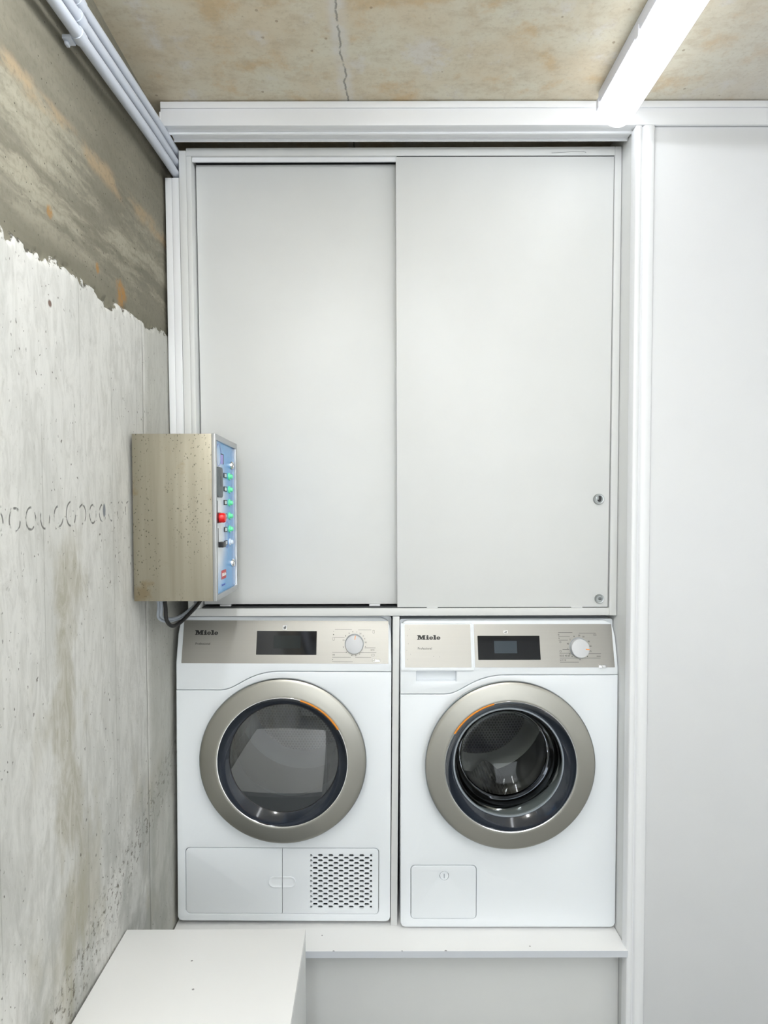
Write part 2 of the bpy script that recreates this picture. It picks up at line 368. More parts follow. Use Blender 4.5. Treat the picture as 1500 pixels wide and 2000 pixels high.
def m_ceiling():
    t = NT('bare_concrete_ceiling'); p = t.pos(); x, y, z = t.xyz(p)
    v = t.comb(x, y, 0.0)
    a = t.noise(v, 3.2, 5, 0.6); b = t.noise(t.comb(t.math('ADD', x, 5.0), y, 0.0), 6.5, 6, 0.65)
    fl = t.noise(t.scale(v, 16, 26, 1), 1.0, 8, 0.72, 0.15); fine = t.noise(v, 110.0, 4, 0.6)
    c = t.mix(t.ramp(a, 0.35, 0.65), (0.678, 0.592, 0.449), (0.703, 0.671, 0.555))
    c = t.mix(t.ramp(b, 0.52, 0.66, 0, 0.8), c, (0.621, 0.464, 0.272))
    c = t.mix(t.ramp(b, 0.46, 0.33, 0, 0.7), c, (0.703, 0.679, 0.647))
    c = t.mix(t.ramp(fl, 0.44, 0.70, 0, 0.5), c, (0.490, 0.400, 0.272))
    c = t.mix(t.ramp(x, 0.62, 1.0, 0, 0.6), c, (0.703, 0.679, 0.647))
    c = t.mix(t.ramp(fine, 0.5, 0.8, 0, 0.4), c, (0.414, 0.344, 0.246))
    jn = t.math('ADD', t.math('MULTIPLY_ADD', y, 0.05, -0.142), t.math('MULTIPLY', t.math('SUBTRACT', t.noise(t.comb(0.0, y, 0.0), 16.0, 4, 0.6), 0.5), 0.03))
    dj = t.math('ABSOLUTE', t.math('SUBTRACT', x, jn))
    c = t.mix(t.math('MULTIPLY', t.ramp(dj, 0.006, 0.028, 1, 0), t.ramp(b, 0.38, 0.56, 0.15, 0.8)), c, (0.703, 0.679, 0.647))
    ln = t.math('MULTIPLY', t.ramp(dj, 0.001, 0.0032, 1, 0), t.ramp(t.noise(v, 40.0, 2), 0.38, 0.5))
    c = t.mix(t.math('MULTIPLY', ln, 0.75), c, (0.225, 0.217, 0.194))
    pits = pitmask(t, v, 30.0, 0.07, 0.05, 0.86)
    c = t.mix(t.math('MULTIPLY', pits, 0.6), c, (0.302, 0.217, 0.141))
    t.base(c, 0.85, spec=0.25)
    h = t.math('SUBTRACT', t.math('ADD', t.math('MULTIPLY', fl, 0.3), t.math('MULTIPLY', fine, 0.25)), t.math('ADD', ln, pits))
    t.bump(h, 0.35, 0.004); return t.m
M['ceil'] = m_ceiling()
def m_glass(name, tint=(0.82, 0.86, 0.88), f0=1.5, rough=0.0, base=0.0, gc=1.0):
    t = NT(name); t.t.nodes.remove(t.b)
    fr = t.n('ShaderNodeFresnel', IOR=f0).outputs[0]
    fr = t.math('ADD', fr, base, clamp=True)
    tr = t.n('ShaderNodeBsdfTransparent', Color=(*tint, 1)).outputs[0]
    gl = t.n('ShaderNodeBsdfGlossy', Color=(gc * 0.95, gc * 0.97, gc, 1), Roughness=rough).outputs[0]
    mx = t.n('ShaderNodeMixShader', i0=fr, i1=tr, i2=gl).outputs[0]
    t.t.links.new(mx, t.out.inputs[0]); return t.m
M['glass_flat'] = m_glass('tinted_door_glass', (0.42, 0.465, 0.485), 1.5, 0.0, 0.13)
M['glass_bowl'] = m_glass('bowl_glass', (0.80, 0.81, 0.79), 1.38, 0.01, 0.01, 0.55)
def m_drum(perf):
    t = NT('drum_steel_perforated' if perf else 'drum_steel'); p = t.pos(); x, y, z = t.xyz(p)
    c = (0.30, 0.31, 0.32)
    if perf:
        g = 0.0105
        row = t.math('FLOOR', t.math('DIVIDE', z, g * 0.87))
        xs = t.math('ADD', x, t.math('MULTIPLY', t.math('WRAP', row, 2.0, 0.0), g / 2))
        fx = t.math('SUBTRACT', t.math('WRAP', xs, g, 0.0), g / 2)
        fz = t.math('SUBTRACT', t.math('WRAP', z, g * 0.87, 0.0), g * 0.435)
        d = t.math('SQRT', t.math('ADD', t.math('POWER', fx, 2.0), t.math('POWER', fz, 2.0)))
        c = t.mix(t.ramp(d, 0.003, 0.0036, 1, 0), (0.36, 0.36, 0.35), (0.01, 0.01, 0.01))
    t.base(c, 0.32, 0.85); return t.m
M['drum_dark'] = plain('dark_drum_steel', (0.13, 0.14, 0.15), 0.35, 0.7); M['gasket_dark'] = plain('dark_gasket', (0.20, 0.22, 0.24), 0.5)
M['drum'] = m_drum(False); M['drum_perf'] = m_drum(True)
def m_lamp(name, e):
    t = NT(name); t.base((0.9, 0.9, 0.92), 0.4)
    t.set(t.b.inputs['Emission Color'], (0.945, 0.975, 1.0, 1)); t.set(t.b.inputs['Emission Strength'], e); return t.m
M['diffuser'] = m_lamp('lit_diffuser', LAMP_E); M['diffuser2'] = m_lamp('fill_diffuser_back', LAMP2_E); M['diffuser3'] = m_lamp('lit_diffuser_left', LAMP3_E)

# ------------------------------------------------------------------ room shell
XW, ZC_, XR, YB, YF = -0.555, 2.635, 2.05, 2.42, -2.3
def vnoise(a, b, seed):
    rng = np.random.RandomState(seed); G = rng.rand(257, 257)
    ia, ib = np.floor(a).astype(int), np.floor(b).astype(int); fa, fb = a - ia, b - ib
    fa = fa * fa * (3 - 2 * fa); fb = fb * fb * (3 - 2 * fb)
    g = lambda i, j: G[i % 256, j % 256]
    return (g(ia, ib) * (1 - fa) + g(ia + 1, ib) * fa) * (1 - fb) + (g(ia, ib + 1) * (1 - fa) + g(ia + 1, ib + 1) * fa) * fb
def fbm(a, b, seed, o=4):
    s = 0; k = 0.5
    for i in range(o): s = s + k * (vnoise(a * 2 ** i, b * 2 ** i, seed + i) - 0.5); k /= 2
    return s
ys = np.concatenate([np.linspace(YF, 0.3, 30, endpoint=False), np.arange(0.3, 1.80, 0.0045), np.linspace(1.82, YB, 8)])
zs = np.concatenate([np.linspace(0, 0.4, 8, endpoint=False), np.arange(0.4, ZC_, 0.0045), [ZC_]])
Yg, Zg = np.meshgrid(ys, zs, indexing='ij')
edge = 2.017 + 0.073 * (Yg - 0.953) + 0.030 * fbm(Yg * 5, Yg * 0, 11, 3) + 0.012 * fbm(Yg * 14, Yg * 0 + 3, 61, 3) + 0.036 * fbm(Yg * 85 + 3 * Zg, Zg * 85, 21, 3)
sd = np.clip(Zg - edge, -0.15, 0.15)
up = 1 / (1 + np.exp(-sd / 0.0022))
X = XW - 0.006 * up + 0.0035 * fbm(Yg * 5, Zg * 3, 31, 4) - 0.006 * np.exp(-((sd - 0.004) / 0.006) ** 2) * np.clip(fbm(Yg * 22, Zg * 8, 41, 3) * 5, 0, 1)
X += up * 0.006 * fbm(Yg * 3, Zg * 26, 51, 4) - (1 - up) * 0.002 * np.exp(-((Yg - 1.562) / 0.004) ** 2)
X = np.where((Yg < 0.25) | (Yg > 1.79) | (Zg < 0.3), XW, np.minimum(X, XW + 0.002))
ny, nz = Yg.shape
co = np.stack([X, Yg, Zg], -1).reshape(-1, 3)
I = np.arange(ny * nz).reshape(ny, nz)
fq = np.stack([I[:-1, :-1], I[1:, :-1], I[1:, 1:], I[:-1, 1:]], -1).reshape(-1, 4)[:, ::-1]
me = bpy.data.meshes.new('wall_left')
me.vertices.add(len(co)); me.vertices.foreach_set('co', co.ravel())
me.loops.add(fq.size); me.loops.foreach_set('vertex_index', fq.ravel())
me.polygons.add(len(fq)); me.polygons.foreach_set('loop_start', np.arange(0, fq.size, 4))
at = me.attributes.new('lift_edge', 'FLOAT', 'POINT'); at.data.foreach_set('value', sd.ravel().astype(np.float32))
me.update(calc_edges=True); me.validate(); smooth(me, 60)
struct(link('wall_left', me, M['wall']))
struct(box('floor', M['floor'], None, XW - .1, XR + .1, YF - .1, YB + .1, -0.1, 0.0))
struct(box('ceiling', M['ceil'], None, XW - .1, XR + .1, YF - .1, YB + .1, ZC_, ZC_ + 0.1))
struct(box('wall_back', M['ceil'], None, XW - .1, XR + .1, YB, YB + 0.1, 0, ZC_))
struct(box('wall_right', M['room'], None, XR, XR + 0.1, YF, YB, 0, ZC_))
struct(box('wall_front', M['room'], None, XW - .1, XR + .1, YF - 0.1, YF, 0, ZC_))
# made-up window behind the camera, added to go with the fill light
wn = struct(box('added_window_1', M['panel'], None, -0.30, 1.74, YF + 0.001, YF + 0.04, 0.53, 2.37, 0.003))
for q in ((-0.30, -0.24, 0.53, 2.37), (1.68, 1.74, 0.53, 2.37), (-0.24, 1.68, 0.53, 0.59), (-0.24, 1.68, 2.31, 2.37)):
    box('frame_bar', M['room'], wn, q[0], q[1], YF + 0.04, YF + 0.08, q[2], q[3], 0.003)

# ------------------------------------------------------------------ sliding-door front on the right, its rail
YP = 1.645
XN = 0.6695                                                             # the niche's right side
rail = struct(box('trim_1', M['alu'], None, -0.532, XR, YP, YP + 0.018, 2.575, ZC_ - 0.002, 0.001))
rail['label'] = 'white fascia board under the concrete ceiling hiding the sliding door track'
box('cover_strip', M['alu'], rail, -0.531, XR, YP - 0.004, YP, 2.616, ZC_ - 0.003, 0.001)
def xprism(name, mat, parent, yz, x0, x1):
    bm = bmesh.new(); A = [bm.verts.new((x0, y, z)) for y, z in yz]; B = [bm.verts.new((x1, y, z)) for y, z in yz]
    bm.faces.new(A[::-1]); bm.faces.new(B)
    for i in range(len(A)): bm.faces.new((A[i], A[(i + 1) % len(A)], B[(i + 1) % len(A)], B[i]))
    return link(name, bm_me(bm), mat, parent)
for k, (a, b, x0) in enumerate(((1.6635, 1.6780, -0.523), (1.6785, 1.7090, -0.517))):
    xprism('track_channel', M['alu'], rail, [(a, 2.586), (a, 2.5765), (b - 0.004, 2.5765), (b - 0.004, 2.5715), (b, 2.5705), (b, 2.586)], x0, XN - 0.002)
# notch-like rough left end
box('end_patch', M['alu'], rail, -0.5355, -0.5305, YP - 0.001, YP + 0.016, 2.585, 2.61, 0.002)
dp = struct(box('door_1', M['panel'], None, 0.7148, XR - 0.002, YP + 0.007, YP + 0.027, 0.012, 2.5735, 0.001))
dp['label'] = 'large white sliding door panel to the right of the laundry niche'
# aluminium edge profile of the sliding door: outline in (x, y) extruded along z
prof = [(0.6655, 0.030), (0.6655, 0.002), (0.6675, 0.0), (0.6780, 0.0), (0.6800, 0.002), (0.6815, 0.006), (0.6840, 0.006), (0.6860, 0.001), (0.6885, -0.001),
        (0.7095, -0.001), (0.7125, 0.0015), (0.7140, 0.005), (0.7140, 0.030)]
bm = bmesh.new()
A = [bm.verts.new((x, YP + y, 0.012)) for x, y in prof]; B = [bm.verts.new((x, YP + y, 2.5735)) for x, y in prof]
bm.faces.new(A[::-1]); bm.faces.new(B)
for i in range(len(A)): bm.faces.new((A[i], A[(i + 1) % len(A)], B[(i + 1) % len(A)], B[i]))
link('edge_profile', bm_me(bm, sm=50), M['alu'], dp)
sp = box('side_panel', M['cab'], None, XN, XN + 0.018, YP + 0.031, YB - 0.001, 0, 2.63, 0.0005)
tag(sp, 'tall white panel closing the right side of the niche beside the washing machine', 'panel')

# ------------------------------------------------------------------ shelf platform under the machines
t0 = empty('platform', (0.055, 1.70, 0))
tag(t0, 'low white platform whose board carries both laundry machines', 'platform')
bb = box('top_board', M['shelf'], t0, XW + 0.003 - .055, XN - 0.001 - .055, -0.058, 0.62, 0.4318, 0.45, 0.0008)
box('front_panel', M['cab'], t0, XW + 0.003 - .055, XN - 0.001 - .055, 0.005, 0.023, 0.0, 0.431, 0.0006)
link('edge_strip', boxes([(XW + 0.003 - .055, XN - 0.0015 - .055, -0.0588, -0.0578, 0.4322, 0.4496)]), plain('grey_edge_band', (0.62, 0.65, 0.70), 0.45), bb)

# ------------------------------------------------------------------ divider + filler boards
dv = quadprism('divider_panel', M['cab'], None, [(0.0550, 1.3165), (0.0730, 1.3165), (0.0660, 0.4505), (0.0480, 0.4505)], 1.745, 2.32)
tag(dv, 'narrow white upright board standing between dryer and washing machine', 'panel')
fb = empty('filler_board', (-0.535, 1.747, 1.42))
tag(fb, 'grey white filler of two narrow upright boards between concrete wall and wall cabinet', 'board')
def fpx(pts): return [(x + 0.535, z - 1.42) for x, z in pts]
quadprism('board', M['alu'], fb, fpx([(-0.5545, 2.499), (-0.5372, 2.499), (-0.5300, 1.425), (-0.5480, 1.425)]), 0.0, 0.02, 0.0006)
quadprism('board', M['alu'], fb, fpx([(-0.5366, 2.499), (-0.5180, 2.499), (-0.5085, 1.425), (-0.5294, 1.425)]), 0.0, 0.02, 0.0006)

# ------------------------------------------------------------------ wall cabinet with two sliding doors
YC = 1.745
cb = empty('wall_cabinet', (0.08, YC, 1.318))
tag(cb, 'tall white wall cabinet with two sliding doors above the laundry machines', 'cabinet')
def L(pts): return [(x - 0.08, z - 1.318) for x, z in pts]
def part(name, pts, y0, y1, mat='cab', bev=0.0008, par=None): return quadprism(name, M[mat], par or cb, L(pts), y0, y1, bev)
part('side_board', [(-0.5172, 2.569), (-0.4980, 2.569), (-0.4853, 1.3185), (-0.5058, 1.3185)], 0.0, 0.02)
part('left_side', [(-0.4975, 2.5545), (-0.4838, 2.5545), (-0.4735, 1.3395), (-0.4850, 1.3395)], 0.0, 0.56)
part('right_side', [(0.6500, 2.5775), (0.6675, 2.5775), (0.6672, 1.3185), (0.6478, 1.3185)], 0.0, 0.56)
tr = part('top_rail', [(-0.4975, 2.5755), (0.6495, 2.5775), (0.6495, 2.5550), (-0.4975, 2.5550)], 0.0, 0.56)
box('top_track', M['alu'], cb, -0.5625, -0.0150, 0.006, 0.010, 1.2246, 1.2362)
box('top_track', M['gap'], cb, -0.0140, 0.5680, 0.003, 0.010, 1.2362, 1.2368)  # no track here: near-black strip painting the shaded gap over the right door
box('track_shade_strip', M['gap'], cb, -0.5600, 0.5680, 0.022, 0.060, 1.2335, 1.2365)  # near-black box put in as the shade above the door tops
part('bottom_rail', [(-0.4850, 1.3390), (0.6475, 1.3390), (0.6475, 1.3185), (-0.4850, 1.3185)], 0.0, 0.56)
box('back_board', M['cab'], cb, -0.553, 0.567, 0.55, 0.56, 0.022, 1.236)
box('bottom_track', M['gap'], cb, -0.550, 0.5660, 0.008, 0.052, 0.0212, 0.0235)
hair = link('pencil_line', tube(bezier([(0.47, -0.0006, 1.2425), (0.52, -0.0006, 1.2455), (0.575 - 0.04, -0.0006, 1.2462), (0.555, -0.0006, 1.2455), (0.562, -0.0006, 1.2438)], 8), 0.0004, 6), M['grey_ink'], tr)
hair.location = (-0.07, 0, 0)
d_l = part('sliding_door', [(-0.4790, 2.5470), (0.0900, 2.5480), (0.0920, 1.3470), (-0.4690, 1.3470)], 0.030, 0.046, bev=0.0006)
d_r = part('sliding_door', [(0.0640, 2.5535), (0.6485, 2.5535), (0.6442, 1.3415), (0.0672, 1.3415)], 0.0035, 0.0195, bev=0.0006)
for (lx, lz, r, k) in ((0.6161, 1.6365, 0.0145, 0), (0.6203, 1.3640, 0.0125, 1)):
    cx, cz = lx - 0.08, lz - 1.318
    lk = link('lock', lathe([(0, -0.0005), (r * 0.62, -0.0005), (r * 0.68, -0.0018), (r * 0.92, -0.0022), (r, -0.0008), (r, 0.004)], 40, cx, cz), M['grey_metal'], d_r)
    link('keyway', flat(circ(cx + 0.001, cz + (0.001 if k == 0 else 0), r * 0.42, 20, r * (0.6 if k == 0 else 0.3)), (), -0.0012, -0.0004), M['black'], lk)
    link('cam', boxes([(cx - r * .62, cx - r * .05, -0.0018, -0.0008, cz - r * .1, cz + r * .62)] if k == 0 else [(cx - r * .5, cx + r * .5, -0.0018, -0.0008, cz - r * .08, cz + r * .08)], 0.0003), M['grey_metal'], lk)
for gx in (-0.415, 0.0, ): box('guide_clip', M['alu'], cb, gx - 0.09, gx - 0.06, 0.026, 0.045, 0.0235, 0.0285, 0.0005)
for gx in (0.068, 0.465): box('guide_clip', M['alu'], cb, gx, gx + 0.03, 0.0035, 0.018, 0.0215, 0.0238, 0.0003)

# ------------------------------------------------------------------ logo lettering (slab letters drawn as outlines)
def g_e(x, w=0.74, h=0.68):
    cx, cz, rx, rz = x + w / 2, h / 2 - 0.01, w / 2, h / 2 + 0.01; ix, iz = rx * 0.42, rz * 0.70; pts = []
    for k in range(0, 33):
        a = math.radians(k * 322 / 32); pts.append((cx + rx * math.cos(a), cz + rz * math.sin(a)))
    for k in range(0, 13):
        a = math.radians(318 - k * (318 - 192) / 12); pts.append((cx + ix * math.cos(a) * (1.3 if k < 3 else 1), cz + iz * math.sin(a)))
    pts += [(cx - ix, cz - 0.05), (cx + rx, cz - 0.05)]
    hole = [(cx + ix * math.cos(math.radians(a)), cz + 0.05 + (iz - 0.05) * math.sin(math.radians(a))) for a in range(0, 181, 15)]
    return [(pts, [hole])]
def logo(x, z, height, y, depth=0.0006):
    polys = []
    R = lambda a, b, c, d: ([(a, c), (b, c), (b, d), (a, d)], [])
    polys += [([(0, 0), (.50, 0), (.50, .10), (.34, .10), (.34, .74), (.70, 0), (.82, 0), (1.14, .70), (1.14, .10), (1.0, .10), (1.0, 0), (1.66, 0), (1.66, .10), (1.52, .10),
                (1.52, .90), (1.66, .90), (1.66, 1), (1.10, 1), (.87, .46), (.60, 1), (0, 1), (0, .90), (.16, .90), (.16, .10), (0, .10)], [])]
    polys += [([(1.78, 0), (2.38, 0), (2.38, .09), (2.26, .09), (2.26, .66), (1.78, .66), (1.78, .57), (1.92, .57), (1.92, .09), (1.78, .09)], []), (circ(2.08, .88, .17, 16, .13), [])]
    polys += g_e(2.46)
    polys += [([(3.26, 0), (3.86, 0), (3.86, .09), (3.74, .09), (3.74, 1.02), (3.26, 1.02), (3.26, .93), (3.40, .93), (3.40, .09), (3.26, .09)], [])]
    polys += g_e(3.94)
    mes = []
    for o, h in polys:
        s = lambda pp: [(x + a * height * 1.20, z + b * height) for a, b in pp]
        mes.append(flat(s(o), [s(q) for q in h], y - depth, y, grow=height * 0.035))
    return join_me(mes)

# ------------------------------------------------------------------ laundry machines
VT, TILT = 0.722, 0.27                       # fascia leans back above this height
def bend(me):
    bm = bmesh.new(); bm.from_mesh(me)
    bmesh.ops.bisect_plane(bm, geom=bm.verts[:] + bm.edges[:] + bm.faces[:], plane_co=(0, 0, VT), plane_no=(0, 0, 1))
    for v in bm.verts:
        if v.co.z > VT: v.co.y += (v.co.z - VT) * TILT
    bm.to_mesh(me); bm.free(); smooth(me, 12 if False else 30); return me
HW, HT = 0.2960, 0.849
def seam_curve(n=18):
    pts = [(-HW, 0.6485), (-0.176, 0.6485)]
    P = [(-0.176, 0.6485), (-0.125, 0.6485), (-0.105, 0.7010), (-0.005, 0.7010)]
    for k in range(1, n + 1):
        t = k / n
        pts.append(tuple((1 - t) ** 3 * P[0][i] + 3 * t * (1 - t) ** 2 * P[1][i] + 3 * t * t * (1 - t) * P[2][i] + t ** 3 * P[3][i] for i in (0, 1)))
    return pts + [(HW, 0.7010)]
def machine(root, kind):
    sc = seam_curve(); dryer = kind == 'dryer'
    cx, cz = (0.002, 0.4645) if dryer else (-0.003, 0.4650)
    # body shell: open box behind the front
    link('body', flat(rrect(-HW, HW, 0.0, HT - 0.001, 0.006), [rrect(-HW + .012, HW - .012, 0.012, HT - 0.015, 0.004)], 0.045, 0.588), M['enamel'], root)
    link('back_panel', boxes([(-HW, HW, 0.5885, 0.60, 0.0, HT - 0.01)], 0.002), M['enamel'], root)
    link('inner_frame', flat(rrect(-HW + .004, HW - .004, 0.006, 0.675, 0.004), [circ(cx, cz, 0.185, 96)], 0.016, 0.044), M['gap'], root)
    for sx in (-0.25, 0.25):
        for sy in (0.06, 0.55): link('foot', lathe([(0, 0), (.02, 0), (.02, .012), (.012, .0145), (0, .0145)], 16), M['rubber'], root).matrix_local = Matrix.Translation((sx, sy, 0)) @ Matrix.Rotation(math.pi / 2, 4, 'X')
    # lower front panel with door opening and service openings
    low = [(HW, 0.012), (HW - 0.004, 0.003), (HW - 0.012, 0.0), (-HW + 0.012, 0.0), (-HW + 0.004, 0.003), (-HW, 0.012)]
    outer = [(x, z - 0.0008) for x, z in sc] + low
    holes = [circ(cx, cz, 0.195, 96)]
    if dryer: fl = (-0.2735, 0.2640, 0.0205, 0.2075)
    else: fl = (-0.2680, -0.0865, 0.0225, 0.1735)
    holes.append(rrect(fl[0], fl[1], fl[2], fl[3], 0.012))
    fp = link('front_panel', flat(outer, holes, 0.0, 0.016, 0.0022), M['enamel'], root)
    g = 0.0013
    if dryer:
        xs = -0.0045
        lf = [p for p in rrect(fl[0] + g, xs + 0.2, fl[2] + g, fl[3] - g, 0.011) if p[0] < xs] + []
        lf = [(xs - .0006, fl[3] - g)] + [p for p in rrect(fl[0] + g, xs + .2, fl[2] + g, fl[3] - g, 0.011) if p[0] < xs - .01] + [(xs - .0006, fl[2] + g)]
        pill = lambda r=0.0: rrect(-0.0432 - r, 0.0334 + r, 0.0961 - r, 0.1275 + r, 0.0155 + r)
        pl = [(xs - .0006, 0.0965)] + [(x, z) for x, z in pill() if x < xs - 0.003] + [(xs - .0006, 0.1271)]
        notchL = [(xs - .0006, fl[3] - g)] + [p for p in lf[1:-1]] + [(xs - .0006, fl[2] + g)] + [(xs - .0006, 0.0961)] + sorted([], key=None or (lambda q: 0)) \
            + [(x, z) for x, z in reversed(rrect(-0.0432, 0.0334, 0.0961, 0.1275, 0.0155)) if x < xs - .003] + [(xs - .0006, 0.1275)]
        # left flap: filter cover; right flap: vent cover with hexagonal slots
        f1 = link('filter_flap', flat(lf, (), 0.0, 0.010, 0.0012), M['enamel_cool'], root)
        rt = rrect(xs - .2, fl[1] - g, fl[2] + g, fl[3] - g, 0.011)
        rf = [p for p in rt if p[0] > xs + .01]
        k = next(i for i in range(len(rf)) if rf[i][1] < 0.1 and rf[i - 1][1] > 0.1)   # rf: upper right run, then lower right run
        rf = rf[:k] + [(xs + .0006, fl[3] - g)] + [(xs + .0006, fl[2] + g)] + rf[k:]
        hx = []; a, b = 0.0078, 0.0034; gx0, gx1, gz0, gz1 = 0.0724, 0.2448, 0.0375, 0.1903
        nrow = 21; pz = (gz1 - gz0) / nrow; px = (gx1 - gx0) / 6.0
        for r in range(nrow):
            zc = gz0 + (r + .5) * pz
            for c in range(7):
                xc = gx0 + c * px + (px / 2 if r % 2 else 0)
                pts = [(xc - a, zc), (xc - a * .55, zc + b), (xc + a * .55, zc + b), (xc + a, zc), (xc + a * .55, zc - b), (xc - a * .55, zc - b)]
                if xc + a > gx1 + .002:
                    if xc - a > gx1 - .004: continue
                    pts = [(min(x, gx1), z) for x, z in pts]
                if xc - a < gx0: pts = [(max(x, gx0), z) for x, z in pts]
                q = []
                for p in pts:
                    if not q or (abs(p[0] - q[-1][0]) + abs(p[1] - q[-1][1])) > 1e-5: q.append(p)
                hx.append(q)
        f2 = link('vent_cover', flat(rf, hx, 0.0, 0.006, 0.0004), M['enamel_cool'], root)
        box('vent_backing', M['gap'], f2, 0.06, 0.255, 0.014, 0.0158, 0.03, 0.20)
        # shallow pill-shaped grip: two dished halves
        for (s, par, dd) in ((-1, f1, 0.0), (1, f2, 0.0)):
            bm = bmesh.new(); n = 14; cxp = -0.0432 + .0155 if s < 0 else 0.0334 - .0155; zc = 0.1118; rows = []
            for rr, yy in ((1.0, -0.0004), (0.97, -0.0026), (0.90, -0.0030), (0.78, -0.0016), (0.60, -0.0006), (0.30, -0.0003)):
                row = [Vector((xs + s * .001, yy, zc + .0155 * rr))]
                for k2 in range(n + 1):
                    an = math.pi / 2 - math.pi * k2 / n
                    row.append(Vector((cxp + s * .0155 * rr * math.cos(an), yy, zc + .0155 * rr * math.sin(an))))
                row.append(Vector((xs + s * .001, yy, zc - .0155 * rr))); rows.append([bm.verts.new(v) for v in row])
            for A_, B_ in zip(rows, rows[1:]):
                for i in range(len(A_) - 1): bm.faces.new((A_[i], A_[i + 1], B_[i + 1], B_[i]))
            bm.faces.new(rows[-1])
            link('grip_recess', bm_me(bm, sm=60), M['enamel'], par)
    else:
        f1 = link('filter_flap', flat(rrect(fl[0] + g, fl[1] - g, fl[2] + g, fl[3] - g, 0.011), [circ(-0.1756, 0.144, 0.0128, 32)], 0.0, 0.010, 0.0012), M['enamel_cool'], root)
        link('latch_button', lathe([(0, 0.001), (.006, 0.0005), (.0105, -0.0006), (.0118, 0.0006), (.012, 0.004)], 32, -0.1756, 0.144), M['enamel'], f1)
        link('button_slot', flat(rrect(-0.1766, -0.1746, 0.138, 0.150, 0.0009), (), -0.0006, 0.0008), M['gasket'], f1)
    # fascia with its lower edge following the seam
    top = [(HW, VT), (HW - 0.0005, 0.80), (HW - 0.004, 0.825), (HW - 0.012, 0.839), (HW - 0.028, 0.8465), (-HW + 0.020, 0.8465), (-HW + 0.010, 0.842), (-HW + 0.004, 0.830), (-HW, 0.80), (-HW, VT)]
    fo = [(x, z + 0.0008) for x, z in sc] + top
    fh = [] if dryer else [rrect(-0.2522, -0.1433, 0.6845, 0.7125, 0.002)]
    fa = link('fascia', bend(flat(fo, fh, 0.0, 0.030, 0.003)), M['enamel'], root)
    link('fascia_core', boxes([(-HW + .01, HW - .01, 0.034, 0.05, 0.655, 0.83)]), M['gap'], root)
    if not dryer:
        gr = link('grip_recess', bend(boxes([(-0.2530, -0.1425, 0.016, 0.024, 0.6830, 0.7135)], 0.0005)), M['enamel_cool'], root)
        dw = link('detergent_drawer', bend(flat(rrect(-0.2945, -0.0966, 0.7142, 0.8385, 0.003), (), -0.0045, 0.0, 0.0015)), M['enamel'], root)
        link('steel_plate', bend(flat(rrect(-0.2833, -0.1028, 0.7234, 0.8355, 0.002), (), -0.0052, -0.0040)), M['steel'], dw)
        link('logo', bend(logo(-0.2489, 0.7960, 0.0112, -0.0051)), M['ink'], dw)
        link('lettering', bend(text_me('Professional', 0.0080, -0.2482, 0.7702, -0.0054)), M['ink'], dw)
        mk = []
        for (u, v) in ((-.270, .823), (-.276, .806), (-.274, .785), (-.278, .768), (-.277, .744), (-.268, .758), (-.205, .752), (-.189, .751)):
            mk.append(flat(circ(u, v, .0009, 8), (), -0.0056, -0.0051))
        link('scratches', bend(join_me(mk)), M['grey_ink'], dw)
        px0, px1, pz0, pz1 = -0.0923, 0.2868, 0.7226, 0.8355
    else:
        px0, px1, pz0, pz1 = -0.2812, 0.2877, 0.7236, 0.8365
    cp = link('control_plate', bend(flat(rrect(px0, px1, pz0, pz1, 0.0015), (), -0.0012, 0.0002)), M['steel'], root)
    Y0 = -0.0012
    if dryer:
        link('logo', bend(logo(-0.2480, 0.7985, 0.0112, Y0)), M['ink'], cp)
        link('lettering', bend(text_me('Professional', 0.0085, -0.2462, 0.7718, Y0 - .0002)), M['ink'], cp)
        s = (-0.0771, 0.0890, 0.7463, 0.8092); lc = (-0.030, 0.045, 0.763, 0.797); kx, kz = 0.1933, 0.7764
        st = (-0.0058, 0.0050, 0.8130, 0.8240); bt = (0.2434, 0.2645, 0.7297, 0.7366)
    else:
        s = (-0.0833, 0.0867, 0.7421, 0.8049); lc = (-0.0386, 0.0238, 0.7593, 0.7915); kx, kz = 0.1937, 0.7740
        st = (-0.0110, 0.0005, 0.8117, 0.8187); bt = (0.2419, 0.2628, 0.7220, 0.7300)
    sc_ = link('display', bend(flat(rrect(*s, 0.001), (), Y0 - 0.0006, Y0 + .0002)), M['gloss_black'], root)
    link('display_window', bend(flat(rrect(*lc, 0.0005), (), Y0 - 0.0008, Y0 - .0005)), M['lcd_dark'] if dryer else M['lcd'], sc_)
    sk = link('sticker', bend(flat(rrect(*st, 0.0004), (), Y0 - 0.0004, Y0 + .0001)), M['white_print'], cp)
    link('sticker_print', bend(join_me([flat(rrect(st[0] + .002, st[1] - .0045, st[2] + .0015, st[3] - .0035, .0001), (), Y0 - .0006, Y0 - .0003), flat(rrect(st[0] + .0055, st[1] - .0015, st[2] + .002, st[3] - .002, .0001), (), Y0 - .0006, Y0 - .0003)])), M['grey_ink'], sk)
    bt_ = link('door_button', bend(flat(rrect(*bt, 0.001), (), Y0 - 0.004, Y0, 0.0008)), M['chrome'], root)
    # printed symbols and programme marks round the dial
    mk = []; ln = lambda a, b, v, th=.0007: mk.append(flat([(a, v - th / 2), (b, v - th / 2), (b, v + th / 2), (a, v + th / 2)], (), Y0 - .0003, Y0))
    tx = lambda q, size, u, v, al='CENTER': mk.append(text_me(q, size, u, v, Y0 - .0003, al, .0001))
    fr_ = lambda a, b, c, d, r=.0008: mk.append(flat(rrect(a, b, c, d, r), [rrect(a + .0005, b - .0005, c + .0005, d - .0005, r * .5)], Y0 - .0003, Y0))
